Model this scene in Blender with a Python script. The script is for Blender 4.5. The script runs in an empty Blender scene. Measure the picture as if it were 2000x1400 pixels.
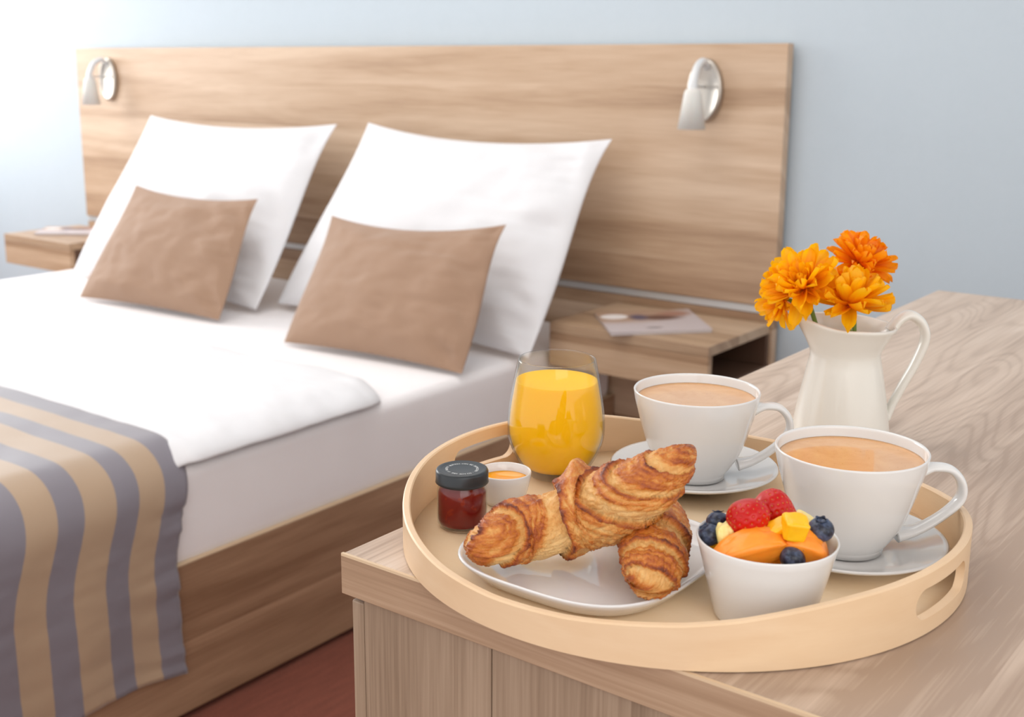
import bpy, bmesh, math, random
import numpy as np
from mathutils import Vector, Matrix, noise as mnoise

random.seed(7)
SC = bpy.context.scene
COL = SC.collection

# ------------------------------------------------------------------ camera
F_PX, CX, CY = 2350.0, 957.0, 647.0
PITCH, ROLL, YAW = math.radians(12.68), math.radians(0.14), math.radians(-37.95)
CAM = np.array([0.0, 0.0, 1.095])
def _axes():
    c, s = math.cos(PITCH), math.sin(PITCH)
    fwd = np.array([0, c, -s]); up = np.array([0, s, c]); r = np.array([1.0, 0, 0])
    cr, sr = math.cos(ROLL), math.sin(ROLL)
    r2 = cr*r + sr*up; u2 = -sr*r + cr*up
    a = -YAW
    M = np.array([[math.cos(a), -math.sin(a), 0], [math.sin(a), math.cos(a), 0], [0, 0, 1]])
    return M @ r2, M @ u2, M @ fwd
RIGHT, UP, FWD = _axes()
def ray(x, y): return RIGHT*((x-CX)/F_PX) - UP*((y-CY)/F_PX) + FWD
def onz(x, y, z):
    d = ray(x, y); return CAM + d*((z-CAM[2])/d[2])
cd = bpy.data.cameras.new('camera'); cam = bpy.data.objects.new('camera', cd); COL.objects.link(cam)
cd.sensor_width = 36; cd.sensor_fit = 'HORIZONTAL'; cd.lens = F_PX/2000*36
cd.shift_x = (1000-CX)/2000; cd.shift_y = (CY-700)/2000
cd.clip_start = 0.02
cam.matrix_world = Matrix(((RIGHT[0], UP[0], -FWD[0], CAM[0]), (RIGHT[1], UP[1], -FWD[1], CAM[1]),
                           (RIGHT[2], UP[2], -FWD[2], CAM[2]), (0, 0, 0, 1)))
cd.dof.use_dof = True; cd.dof.focus_distance = 0.90; cd.dof.aperture_fstop = 10.0
SC.camera = cam

# ------------------------------------------------------------------ world, lights, exposure
w = bpy.data.worlds.new('world'); SC.world = w; w.use_nodes = True
w.node_tree.nodes['Background'].inputs[0].default_value = (1.0, 0.985, 0.965, 1)
w.node_tree.nodes['Background'].inputs[1].default_value = 1.05
def area(name, loc, target, sx, sy, power, color):
    l = bpy.data.lights.new(name, 'AREA'); l.shape = 'RECTANGLE'; l.size = sx; l.size_y = sy
    l.energy = power; l.color = color
    o = bpy.data.objects.new(name, l); COL.objects.link(o); o.location = loc
    o.rotation_euler = (Vector(target)-Vector(loc)).to_track_quat('-Z', 'Y').to_euler()
    return o
area('window_light', (-4.75, 1.55, 1.65), (-1.2, 1.5, 0.6), 1.7, 1.6, 42, (1.0, 0.985, 0.965))
area('ceiling_light', (-1.6, 1.0, 2.45), (-1.5, 1.0, 0), 2.2, 1.6, 15, (1.0, 0.97, 0.92))
area('added_fill', (1.35, -0.9, 1.9), (-1.2, 1.2, 0.4), 1.8, 1.5, 10, (1.0, 0.97, 0.94))  # added fill lamp behind the camera, lifts the near side of the bed
SC.view_settings.view_transform = 'Standard'; SC.view_settings.look = 'None'
SC.view_settings.gamma = 1; SC.view_settings.use_curve_mapping = False
SC.view_settings.exposure = 0.38

# ------------------------------------------------------------------ material helpers
def lin(c):
    return tuple(((v/255)/12.92 if v/255 <= 0.04045 else ((v/255+0.055)/1.055)**2.4) for v in c) + (1,)
class NT:
    def __init__(self, name):
        self.m = bpy.data.materials.new(name); self.m.use_nodes = True
        self.t = self.m.node_tree; self.b = self.t.nodes['Principled BSDF']
    def n(self, typ, **kw):
        nd = self.t.nodes.new(typ)
        for k, v in kw.items(): setattr(nd, k, v)
        return nd
    def l(self, a, b): self.t.links.new(a, b)
    def val(self, x, inp):
        if isinstance(x, (int, float)): inp.default_value = x
        elif isinstance(x, tuple): inp.default_value = x
        else: self.l(x, inp)
    def math(self, op, a, b=0.0, c=0.0, clamp=False):
        nd = self.n('ShaderNodeMath', operation=op); nd.use_clamp = clamp
        self.val(a, nd.inputs[0]); self.val(b, nd.inputs[1]); self.val(c, nd.inputs[2]); return nd.outputs[0]
    def mix(self, f, a, b, mode='MIX'):
        nd = self.n('ShaderNodeMix', data_type='RGBA', blend_type=mode)
        self.val(f, nd.inputs[0]); self.val(a, nd.inputs[6]); self.val(b, nd.inputs[7]); return nd.outputs[2]
    def coord(self, kind='Object'): return self.n('ShaderNodeTexCoord').outputs[kind]
    def sep(self, v):
        nd = self.n('ShaderNodeSeparateXYZ'); self.l(v, nd.inputs[0]); return nd.outputs
    def comb(self, x, y, z):
        nd = self.n('ShaderNodeCombineXYZ'); self.val(x, nd.inputs[0]); self.val(y, nd.inputs[1]); self.val(z, nd.inputs[2]); return nd.outputs[0]
    def noise(self, vec, scale=1.0, detail=2.0, rough=0.5, dist=0.0):
        nd = self.n('ShaderNodeTexNoise'); self.l(vec, nd.inputs['Vector']); nd.inputs['Scale'].default_value = scale
        nd.inputs['Detail'].default_value = detail; nd.inputs['Roughness'].default_value = rough
        nd.inputs['Distortion'].default_value = dist; return nd.outputs[0]
    def ramp(self, fac, stops):
        nd = self.n('ShaderNodeValToRGB'); self.l(fac, nd.inputs[0]); e = nd.color_ramp.elements
        while len(e) < len(stops): e.new(0.5)
        for el, (p, c) in zip(e, stops): el.position = p; el.color = c if len(c) == 4 else tuple(c)+(1,)
        return nd.outputs[0]
    def bump(self, h, strength=0.2, dist=0.001):
        nd = self.n('ShaderNodeBump'); self.l(h, nd.inputs['Height']); nd.inputs['Strength'].default_value = strength
        nd.inputs['Distance'].default_value = dist; self.l(nd.outputs[0], self.b.inputs['Normal']); return nd
    def set(self, **kw):
        for k, v in kw.items():
            self.val(v, self.b.inputs[k.replace('_', ' ')])
        return self

def plain(name, rgb, rough=0.5, **kw):
    t = NT(name); t.set(Base_Color=lin(rgb), Roughness=rough, **kw)
    return t

def wood(name, dark, mid, light, grain, across, board_w=0.13, rough=0.42, rings=1.0, streak=1.0, fine=1.0, off=0.0, tint=0.55, rs=(0.9, 8.0)):
    """laminate: grain and across are axis indices; boards printed side by side"""
    t = NT(name); s = t.sep(t.coord()); other = 3-grain-across
    g, a, o = s[grain], s[across], s[other]
    bi = t.math('FLOOR', t.math('ADD', t.math('DIVIDE', a, board_w), off))
    wn = t.n('ShaderNodeTexWhiteNoise', noise_dimensions='1D'); t.l(bi, wn.inputs['W']); rnd = wn.outputs['Value']
    r10 = t.math('MULTIPLY', rnd, 37.0)
    ao = t.math('ADD', a, o)
    v1 = t.comb(t.math('MULTIPLY', g, 1.1), t.math('MULTIPLY', ao, 16.0), r10)
    broad = t.noise(v1, 1.0, 3, 0.55, 0.4)
    v2 = t.comb(t.math('MULTIPLY', g, 9.0), t.math('MULTIPLY', ao, 420.0), r10)
    finen = t.noise(v2, 1.0, 3, 0.6)
    v3 = t.comb(t.math('MULTIPLY', g, rs[0]), t.math('MULTIPLY', ao, rs[1]), r10)
    ringf = t.noise(v3, 1.0, 1.0, 0.4, 0.1)
    ring = t.math('SINE', t.math('MULTIPLY', ringf, 95.0))
    ring = t.math('POWER', t.math('MULTIPLY_ADD', ring, 0.5, 0.5), 3.0)
    f = t.math('MULTIPLY_ADD', t.math('SUBTRACT', broad, 0.5), 1.5*streak, 0.5)
    f = t.math('MULTIPLY_ADD', t.math('SUBTRACT', finen, 0.5), 0.75*fine, f)
    f = t.math('MULTIPLY_ADD', ring, -0.13*rings, f)
    f = t.math('MULTIPLY_ADD', t.math('SUBTRACT', rnd, 0.5), tint, f)
    col = t.ramp(f, [(0.0, lin(dark)), (0.5, lin(mid)), (1.0, lin(light))])
    t.set(Base_Color=col, Roughness=rough)
    t.bump(finen, 0.12, 0.0006)
    return t.m

M = {}
OAKD, OAKM, OAKL = (150, 118, 92), (190, 160, 132), (218, 193, 168)
M['oak_x_z'] = wood('ash_laminate_headboard', OAKD, OAKM, OAKL, 0, 2, 0.135, off=0.3, rings=0.35, fine=0.8)
M['oak_y_z'] = wood('ash_laminate_rail', (136, 103, 78), (172, 138, 110), (200, 168, 140), 1, 2, 0.14, rings=0.4)
M['oak_x_y'] = wood('ash_laminate_nightstand', (150, 120, 94), (186, 158, 130), (208, 184, 158), 0, 1, 0.16, rings=0.3)
M['night_front'] = wood('ash_laminate_drawer', (142, 110, 82), (180, 148, 118), (206, 178, 150), 0, 2, 0.06, rings=0.2)
M['niche_shade'] = plain('shaded_inner_board', (92, 66, 50), 0.6).m  # inner boards coloured dark to paint in the shade of the niche
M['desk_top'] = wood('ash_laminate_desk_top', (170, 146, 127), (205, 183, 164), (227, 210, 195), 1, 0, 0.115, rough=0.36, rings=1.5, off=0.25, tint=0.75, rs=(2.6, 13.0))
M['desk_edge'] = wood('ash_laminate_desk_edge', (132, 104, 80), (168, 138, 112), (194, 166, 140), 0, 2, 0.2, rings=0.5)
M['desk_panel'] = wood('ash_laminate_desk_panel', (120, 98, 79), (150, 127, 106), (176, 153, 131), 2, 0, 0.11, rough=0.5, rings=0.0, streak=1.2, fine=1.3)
M['edge_light'] = plain('pale_edge_strip', (214, 188, 156), 0.4).m

t = NT('pale_birch_plywood'); s = t.sep(t.coord())
n1 = t.noise(t.comb(t.math('MULTIPLY', s[0], 5.0), t.math('MULTIPLY', s[1], 28.0), t.math('MULTIPLY', s[2], 10.0)), 1.0, 3, 0.5, 0.5)
n2 = t.noise(t.comb(t.math('MULTIPLY', s[0], 40.0), t.math('MULTIPLY', s[1], 300.0), t.math('MULTIPLY', s[2], 60.0)), 1.0, 2, 0.5)
t.set(Base_Color=t.mix(t.math('MULTIPLY_ADD', n2, 0.25, t.math('MULTIPLY', n1, 0.8)), lin((240, 208, 166)), lin((252, 232, 202))), Roughness=0.33)
M['birch_floor'] = t.m
t = NT('pale_birch_rim'); s = t.sep(t.coord())
ang = t.math('ARCTAN2', s[1], s[0])
n1 = t.noise(t.comb(t.math('MULTIPLY', ang, 3.0), t.math('MULTIPLY', s[2], 60.0), 0.0), 1.0, 3, 0.5, 0.6)
n2 = t.noise(t.comb(t.math('MULTIPLY', ang, 14.0), t.math('MULTIPLY', s[2], 900.0), 0.0), 1.0, 2, 0.5)
t.set(Base_Color=t.mix(t.math('MULTIPLY_ADD', n2, 0.22, t.math('MULTIPLY', n1, 0.85)), lin((218, 182, 142)), lin((234, 206, 172))), Roughness=0.4)
M['birch_rim'] = t.m

def fabric(name, rgb, rgb2, scale=900, bump=0.15, rough=0.85, sheen=0.2):
    t = NT(name); c = t.coord()
    n1 = t.noise(c, 14.0, 3, 0.5); n2 = t.noise(c, scale, 2, 0.6)
    t.set(Base_Color=t.mix(t.math('MULTIPLY_ADD', n2, 0.5, t.math('MULTIPLY', n1, 0.5)), lin(rgb), lin(rgb2)), Roughness=rough, Sheen_Weight=sheen)
    t.bump(n2, bump, 0.0008)
    return t.m
M['white_linen'] = fabric('white_cotton', (222, 222, 226), (230, 230, 233))
M['sheet'] = fabric('white_fitted_sheet', (238, 234, 235), (246, 243, 245))
M['brown_linen'] = fabric('tan_linen', (150, 119, 97), (167, 136, 113), 700, 0.3)
M['wall'] = fabric('pale_blue_wall_paint', (190, 203, 213), (196, 208, 218), 60, 0.03, 0.9, 0.0)
M['ceiling'] = plain('ceiling_white', (238, 238, 236), 0.9).m
M['white_frame'] = plain('white_window_frame', (240, 240, 240), 0.4).m

# ceramics
def ceramic(name, rgb, rough=0.09):
    t = plain(name, rgb, rough, IOR=1.5, Coat_Weight=0.3, Coat_Roughness=0.04); return t.m
M['porcelain'] = ceramic('white_porcelain', (224, 223, 222))
M['plate'] = ceramic('white_plate_glaze', (232, 233, 235), 0.07)
M['jug'] = ceramic('cream_white_enamel', (228, 225, 217), 0.2)
t = NT('clear_glass'); lw = t.n('ShaderNodeLayerWeight'); lw.inputs['Blend'].default_value = 0.5
fz = lw.outputs['Facing']; f5 = t.math('POWER', fz, 4.0)
tr_ = t.n('ShaderNodeBsdfTransparent'); t.l(t.ramp(fz, [(0.45, (0.985, 0.99, 0.985)), (1.0, (0.88, 0.90, 0.88))]), tr_.inputs[0])
gs = t.n('ShaderNodeBsdfGlossy'); gs.inputs['Roughness'].default_value = 0.03
mx = t.n('ShaderNodeMixShader'); t.l(t.math('MULTIPLY_ADD', f5, 0.75, 0.03), mx.inputs[0]); t.l(tr_.outputs[0], mx.inputs[1]); t.l(gs.outputs[0], mx.inputs[2])
t.l(mx.outputs[0], t.t.nodes['Material Output'].inputs[0]); M['glass'] = t.m
t = plain('orange_juice', (255, 190, 0), 0.6, Specular_IOR_Level=0.1, Subsurface_Weight=0.25, Subsurface_Scale=0.012)
t.b.inputs['Subsurface Radius'].default_value = (1.0, 0.45, 0.06); M['juice'] = t.m
t = plain('red_jam', (140, 14, 8), 0.6, Specular_IOR_Level=0.1, Subsurface_Weight=0.2, Subsurface_Scale=0.01)
c = t.coord(); t.set(Base_Color=t.mix(t.math('GREATER_THAN', t.noise(c, 180, 2, 0.6), 0.62), lin((118, 14, 10)), lin((140, 36, 12)))); M['jam'] = t.m
t = plain('honey', (250, 160, 4), 0.03, Subsurface_Weight=0.2, Subsurface_Scale=0.01, Coat_Weight=0.2); M['honey'] = t.m
t = NT('coffee_crema'); c = t.coord()
n1 = t.noise(c, 45, 4, 0.6, 0.8); n2 = t.noise(c, 700, 2, 0.6)
colr = t.mix(n1, lin((202, 142, 84)), lin((234, 186, 132)))
t.set(Base_Color=t.mix(t.math('GREATER_THAN', n2, 0.71), colr, lin((150, 96, 56))), Roughness=0.16, Coat_Weight=0.4); t.bump(n2, 0.2, 0.0003); M['coffee'] = t.m
t = plain('charcoal_lid', (48, 52, 56), 0.32, Metallic=0.25); M['lid'] = t.m
M['lid_text'] = plain('pale_grey_print', (214, 216, 216), 0.5).m
M['steel'] = plain('satin_steel', (214, 216, 218), 0.35, Metallic=0.5).m
M['plate_metal'] = plain('brushed_plate_metal', (196, 190, 182), 0.3, Metallic=0.85).m
M['sconce_white'] = plain('silver_white_metal', (222, 224, 226), 0.35, Metallic=0.15).m
M['shade'] = plain('frosted_shade', (222, 220, 216), 0.5, Subsurface_Weight=0.1, Subsurface_Scale=0.01).m

# carpet
t = NT('red_brown_carpet'); c = t.coord(); s = t.sep(c)
n1 = t.noise(c, 260, 2, 0.6); n2 = t.noise(t.comb(t.math('MULTIPLY', s[0], 90.0), t.math('MULTIPLY', s[1], 12.0), 0.0), 1.0, 2, 0.5)
t.set(Base_Color=t.mix(t.math('MULTIPLY_ADD', n2, 0.6, t.math('MULTIPLY', n1, 0.5)), lin((92, 48, 36)), lin((148, 84, 66))), Roughness=0.95)
t.bump(n1, 0.6, 0.004); M['carpet'] = t.m

# striped runner: stripes follow the uv v coordinate (metres from the head edge)
STR = [0.0, 0.045, 0.094, 0.137, 0.190, 0.239, 0.290, 0.340, 0.39, 0.44, 0.49, 0.54, 0.59, 0.64, 0.69, 0.74, 0.79, 0.84, 0.90]
t = NT('striped_runner_cloth'); s = t.sep(t.coord('UV'))
nd = t.n('ShaderNodeValToRGB'); nd.color_ramp.interpolation = 'CONSTANT'; t.l(t.math('DIVIDE', s[1], 0.9), nd.inputs[0])
e = nd.color_ramp.elements; G, T_ = lin((126, 121, 131)), lin((180, 152, 122))
for k in range(len(STR)-2): e.new(0.5)
for k, el in enumerate(e): el.position = STR[k]/0.9; el.color = G if k % 2 == 0 else T_
n1 = t.noise(t.coord('UV'), 900, 2, 0.5)
t.set(Base_Color=t.mix(t.math('MULTIPLY', n1, 0.25), nd.outputs[0], lin((120, 112, 116))), Roughness=0.5, Sheen_Weight=0.4)
t.bump(n1, 0.15, 0.0006); M['runner'] = t.m

# croissant crust driven by the geometry attribute 'bake'
t = NT('baked_crust'); at = t.n('ShaderNodeAttribute', attribute_name='bake'); c = t.coord()
n1 = t.noise(c, 260, 4, 0.65, 0.6); n2 = t.noise(c, 1100, 3, 0.6); n3 = t.noise(c, 55, 2, 0.5)
f = t.math('ADD', at.outputs['Fac'], t.math('MULTIPLY_ADD', t.math('SUBTRACT', n1, 0.5), 0.55, t.math('MULTIPLY', t.math('SUBTRACT', n3, 0.5), 0.5)))
col = t.ramp(f, [(0.0, lin((240, 198, 134))), (0.28, lin((226, 166, 92))), (0.52, lin((206, 122, 44))), (0.78, lin((168, 80, 26))), (1.0, lin((110, 46, 20)))])
t.set(Base_Color=col, Roughness=t.ramp(f, [(0.15, (0.55,)*3), (0.5, (0.2,)*3)]), Subsurface_Weight=0.06, Subsurface_Scale=0.004)
t.bump(t.math('MULTIPLY_ADD', n2, 0.5, n1), 0.8, 0.0018); M['crust'] = t.m

# fruit
t = plain('strawberry_flesh', (206, 20, 22), 0.3, Specular_IOR_Level=0.35)
c = t.coord(); t.set(Base_Color=t.mix(t.noise(c, 60, 2, 0.5), lin((166, 2, 8)), lin((216, 26, 10)))); M['strawberry'] = t.m
M['seed'] = plain('strawberry_seed', (206, 150, 60), 0.4).m
t = plain('blueberry_skin', (26, 32, 52), 0.32); c = t.coord()
t.set(Base_Color=t.mix(t.ramp(t.noise(c, 150, 3, 0.6), [(0.4, (0, 0, 0)), (0.75, (1, 1, 1))]), lin((20, 24, 42)), lin((92, 108, 140)))); M['blueberry'] = t.m
def flesh(name, a, b, sc=120, rough=0.25):
    t = plain(name, a, rough+0.12, Subsurface_Weight=0.2, Subsurface_Scale=0.004, Coat_Weight=0.08); c = t.coord()
    n = t.noise(c, sc, 3, 0.6); t.set(Base_Color=t.mix(n, lin(a), lin(b))); t.bump(n, 0.25, 0.0008); return t.m
M['melon'] = flesh('cantaloupe_flesh', (255, 134, 16), (255, 164, 56))
M['mango'] = flesh('mango_flesh', (255, 176, 6), (255, 202, 20))
M['pineapple'] = flesh('pineapple_flesh', (232, 206, 110), (250, 236, 168), 300)
# flowers
t = plain('yellow_orange_petal', (255, 160, 6), 0.5, Subsurface_Weight=0.0); c = t.coord(); s = t.sep(c)
n = t.noise(t.comb(t.math('MULTIPLY', s[0], 60.0), t.math('MULTIPLY', s[1], 900.0), 0.0), 1.0, 2, 0.5)
fac = t.math('MULTIPLY_ADD', n, 0.5, t.math('MULTIPLY', s[0], 17.0), clamp=True)
t.set(Base_Color=t.mix(fac, lin((255, 146, 0)), lin((255, 210, 10)))); M['petal'] = t.m; PT1 = t
t = plain('deep_orange_petal', (255, 140, 6), 0.5); s = t.sep(t.coord())
n = t.noise(t.comb(t.math('MULTIPLY', s[0], 60.0), t.math('MULTIPLY', s[1], 900.0), 0.0), 1.0, 2, 0.5)
t.set(Base_Color=t.mix(t.math('MULTIPLY_ADD', n, 0.5, t.math('MULTIPLY', s[0], 14.0), clamp=True), lin((252, 124, 0)), lin((255, 184, 6)))); M['petal_deep'] = t.m; PT2 = t
for t in (PT1, PT2):
    tl = t.n('ShaderNodeBsdfTranslucent'); t.l(t.b.inputs['Base Color'].links[0].from_socket, tl.inputs[0])
    mx = t.n('ShaderNodeMixShader'); mx.inputs[0].default_value = 0.42; t.l(t.b.outputs[0], mx.inputs[1]); t.l(tl.outputs[0], mx.inputs[2])
    t.l(mx.outputs[0], t.t.nodes['Material Output'].inputs[0])
M['stem'] = plain('green_stem', (112, 140, 50), 0.5).m
M['disc'] = plain('orange_flower_disc', (226, 96, 4), 0.7).m

# ------------------------------------------------------------------ object helpers
def tag(o, label=None, cat=None, group=None, kind=None):
    if label: o['label'] = label
    if cat: o['category'] = cat
    if group: o['group'] = group
    if kind: o['kind'] = kind
    return o
def thing(name, loc, label, cat, group=None):
    o = bpy.data.objects.new(name, None); COL.objects.link(o); o.location = loc; o.empty_display_size = 0.02
    return tag(o, label, cat, group)
def mesh(name, V, Fc, mat, root=None, origin=None, smooth=True, loc=None):
    """V in world coordinates; stored relative to the root (or origin)"""
    V = np.asarray(V, float)
    o0 = np.array(root.location if root is not None else (origin if origin is not None else (0, 0, 0)))
    if root is not None and root.parent is not None: o0 = o0+np.array(root.parent.location)
    me = bpy.data.meshes.new(name); me.from_pydata((V-o0).tolist(), [], [list(map(int, f)) for f in Fc])
    me.validate(); me.materials.append(mat)
    bm = bmesh.new(); bm.from_mesh(me); bmesh.ops.recalc_face_normals(bm, faces=bm.faces); bm.to_mesh(me); bm.free()
    me.polygons.foreach_set('use_smooth', [smooth]*len(me.polygons))
    o = bpy.data.objects.new(name, me); COL.objects.link(o)
    if root is not None: o.parent = root
    else: o.location = o0
    return o
def box(name, lo, hi, mat, root=None, bev=0.002, seg=2, origin=None, rotz=0.0, pivot=None):
    bm = bmesh.new(); bmesh.ops.create_cube(bm, size=1)
    lo, hi = np.array(lo, float), np.array(hi, float)
    for v in bm.verts: v.co = Vector((lo+hi)/2) + Vector(((hi-lo)[0]*v.co.x, (hi-lo)[1]*v.co.y, (hi-lo)[2]*v.co.z))
    if bev: bmesh.ops.bevel(bm, geom=bm.edges[:], offset=bev, segments=seg, profile=0.5, affect='EDGES')
    if rotz:
        p = Vector(pivot if pivot is not None else (lo+hi)/2)
        bmesh.ops.rotate(bm, cent=p, matrix=Matrix.Rotation(rotz, 3, 'Z'), verts=bm.verts)
    bm.verts.index_update()
    V = [v.co[:] for v in bm.verts]; Fc = [[v.index for v in f.verts] for f in bm.faces]; bm.free()
    if root is None and origin is None: origin = ((lo[0]+hi[0])/2, (lo[1]+hi[1])/2, lo[2])
    return mesh(name, V, Fc, mat, root, origin, smooth=False)
def grid_faces(nu, nv, wrapv=False, wrapu=False, off=0):
    Fc = []
    for i in range(nu if wrapu else nu-1):
        for j in range(nv if wrapv else nv-1):
            a = i*nv+j; b = i*nv+(j+1) % nv; c_ = ((i+1) % nu)*nv+(j+1) % nv; d = ((i+1) % nu)*nv+j
            Fc.append((a+off, b+off, c_+off, d+off))
    return Fc
def spline(pts, n):
    """Catmull-Rom through pts"""
    P = np.asarray(pts, float); k = len(P)
    out = []
    for t_ in np.linspace(0, k-1, n):
        i = min(int(t_), k-2); u = t_-i
        p0 = P[max(i-1, 0)]; p1 = P[i]; p2 = P[i+1]; p3 = P[min(i+2, k-1)]
        out.append(0.5*((2*p1)+(-p0+p2)*u+(2*p0-5*p1+4*p2-p3)*u*u+(-p0+3*p1-3*p2+p3)*u**3))
    return np.array(out)
def lathe(name, prof, c, mat, root, n=96, smooth_prof=0, origin=None):
    P = np.array(prof, float)
    if smooth_prof: P = spline(P, smooth_prof)
    a = np.linspace(0, 2*np.pi, n, endpoint=False)
    V = []; Fc = []
    rows = []
    for r, z in P:
        if r < 1e-6: rows.append([len(V)]); V.append((c[0], c[1], c[2]+z))
        else:
            rows.append(list(range(len(V), len(V)+n))); V += [(c[0]+r*math.cos(t_), c[1]+r*math.sin(t_), c[2]+z) for t_ in a]
    for R0, R1 in zip(rows[:-1], rows[1:]):
        for j in range(n):
            k = (j+1) % n
            if len(R0) == 1 and len(R1) == 1: continue
            if len(R0) == 1: Fc.append((R0[0], R1[j], R1[k]))
            elif len(R1) == 1: Fc.append((R0[j], R1[0], R0[k]))
            else: Fc.append((R0[j], R1[j], R1[k], R0[k]))
    return mesh(name, V, Fc, mat, root, origin)
def tube(name, path, rad, mat, root, n=20, flat=1.0, side=None, samples=48, origin=None):
    """swept ellipse; rad scalar or list; flat = width across 'side' / in-plane thickness"""
    P = spline(path, samples); R = np.interp(np.linspace(0, 1, samples), np.linspace(0, 1, len(rad)), rad) if hasattr(rad, '__len__') else np.full(samples, rad)
    T = np.gradient(P, axis=0); T /= np.linalg.norm(T, axis=1)[:, None]
    sd = np.array(side if side is not None else (0.3, 0.5, 0.81), float); sd /= np.linalg.norm(sd)
    V = []
    for p, t_, r in zip(P, T, R):
        b = sd - t_*(sd@t_); b /= np.linalg.norm(b); nn = np.cross(t_, b)
        for a in np.linspace(0, 2*np.pi, n, endpoint=False): V.append(p + b*math.cos(a)*r*flat + nn*math.sin(a)*r)
    Fc = grid_faces(samples, n, wrapv=True); Fc.append(tuple(range(n))); Fc.append(tuple(range((samples-1)*n, samples*n)))
    return mesh(name, V, Fc, mat, root, origin)
def fbm(x, y, z, o=3):
    return mnoise.fractal(Vector((x, y, z)), 1.0, 2.0, o)

# ================================================================== SETTING
WX0, WX1, WY1, ZC = -4.9, 1.6, 2.53, 2.6
def slab(name, lo, hi, mat): return tag(box(name, lo, hi, mat, bev=0), kind='structure')
slab('floor', (WX0-0.1, -1.6, -0.1), (WX1+0.1, WY1+0.1, 0.0), M['carpet'])
slab('wall_back', (WX0-0.1, WY1, 0), (WX1+0.1, WY1+0.1, ZC), M['wall'])
slab('ceiling', (WX0-0.1, -1.6, ZC), (WX1+0.1, WY1+0.1, ZC+0.1), M['ceiling'])
# left wall with a window opening (out of the frame, the daylight comes from here)
y0, y1, z0, z1 = 0.65, 2.4, 0.85, 2.45
V = []; Fc = []
for lo, hi in (((WX0-0.1, -1.6, 0), (WX0, y0, ZC)), ((WX0-0.1, y1, 0), (WX0, WY1, ZC)), ((WX0-0.1, y0, 0), (WX0, y1, z0)), ((WX0-0.1, y0, z1), (WX0, y1, ZC))):
    k = len(V); V += [(x, y, z) for x in (lo[0], hi[0]) for y in (lo[1], hi[1]) for z in (lo[2], hi[2])]
    Fc += [tuple(k+i for i in f) for f in ((0, 1, 3, 2), (4, 6, 7, 5), (0, 4, 5, 1), (2, 3, 7, 6), (0, 2, 6, 4), (1, 5, 7, 3))]
tag(mesh('wall_left', V, Fc, M['wall'], origin=(WX0, 0.4, 0), smooth=False), kind='structure')
wn = bpy.data.objects.new('window_1', None); COL.objects.link(wn); wn.location = (WX0-0.05, (y0+y1)/2, z0); wn['kind'] = 'structure'
for lo, hi in (((y0, z0), (y0+0.06, z1)), ((y1-0.06, z0), (y1, z1)), ((y0+.06, z0), (y1-.06, z0+0.06)), ((y0+.06, z1-0.06), (y1-.06, z1)), (((y0+y1)/2-0.03, z0+.06), ((y0+y1)/2+0.03, z1-.06))):
    box('window_frame', (WX0-0.08, lo[0], lo[1]), (WX0-0.03, hi[0], hi[1]), M['white_frame'], wn, bev=0.004)
for a, b in ((y0+.06, (y0+y1)/2-.03), ((y0+y1)/2+.03, y1-.06)):
    box('window_pane', (WX0-0.058, a, z0+.06), (WX0-0.052, b, z1-.06), M['glass'], wn, bev=0)

# ================================================================== BED
BX0, BX1, BY0, BYW = -3.42, -1.545, 0.35, 2.489
BXC = (BX0+BX1)/2
bed = thing('double_bed', (BXC, 1.4, 0), 'wide double bed with tall light ash headboard panel and matching wooden side rails', 'bed')
box('headboard', (-3.767, BYW, 0.553), (-1.130, BYW+0.028, 1.133), M['oak_x_z'], bed, bev=0.001)
box('lower_back_panel', (-3.767, BYW+0.004, 0.0), (-1.132, BYW+0.028, 0.533), M['oak_x_z'], bed, bev=0.001)
box('metal_strip', (-3.767, BYW+0.006, 0.535), (-1.131, BYW+0.026, 0.551), M['steel'], bed, bev=0.0)
box('side_rail', (BX1-0.02, BY0, 0.012), (BX1, BYW, 0.277), M['oak_y_z'], bed, bev=0.001)
box('rail_lit_edge', (BX1-0.021, BY0, 0.2775), (BX1+0.0005, BYW, 0.2795), M['edge_light'], bed, bev=0.0)  # pale colour paints the light on the rail's top edge
box('side_rail', (BX0, BY0, 0.012), (BX0+0.02, BYW, 0.277), M['oak_y_z'], bed, bev=0.001)
box('foot_rail', (BX0+0.021, BY0, 0.012), (BX1-0.021, BY0+0.02, 0.277), M['oak_x_z'], bed, bev=0.001)
def softbox(name, lo, hi, r, mat, root=None, amp=0.0, fr=6.0, n=(90, 90), label=None):
    """rounded slab as a superellipsoid-like subdivided box"""
    bm = bmesh.new(); bmesh.ops.create_cube(bm, size=1); lo, hi = np.array(lo), np.array(hi); d = hi-lo
    for v in bm.verts: v.co = Vector([(lo+hi)[k]/2+d[k]*v.co[k] for k in range(3)])
    bmesh.ops.bevel(bm, geom=bm.edges[:], offset=r, segments=5, profile=0.5, affect='EDGES')
    long_e = [e for e in bm.edges if e.calc_length() > 0.3]
    for it in range(5):
        es = [e for e in bm.edges if e.calc_length() > 0.06]
        if not es: break
        bmesh.ops.subdivide_edges(bm, edges=es, cuts=1, use_grid_fill=True)
    if amp:
        bm.normal_update()
        for v in bm.verts: v.co += v.normal*amp*fbm(v.co.x*fr, v.co.y*fr, v.co.z*fr)
    bm.verts.index_update(); V = [v.co[:] for v in bm.verts]; Fc = [[v.index for v in f.verts] for f in bm.faces]; bm.free()
    return mesh(name, V, Fc, mat, root, None if root is not None else ((lo[0]+hi[0])/2, (lo[1]+hi[1])/2, lo[2]))
softbox('mattress', (BX0+0.01, BY0+0.02, 0.27), (BX1-0.008, BYW-0.005, 0.442), 0.022, M['sheet'], bed, 0.0025, 3.0)

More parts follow.
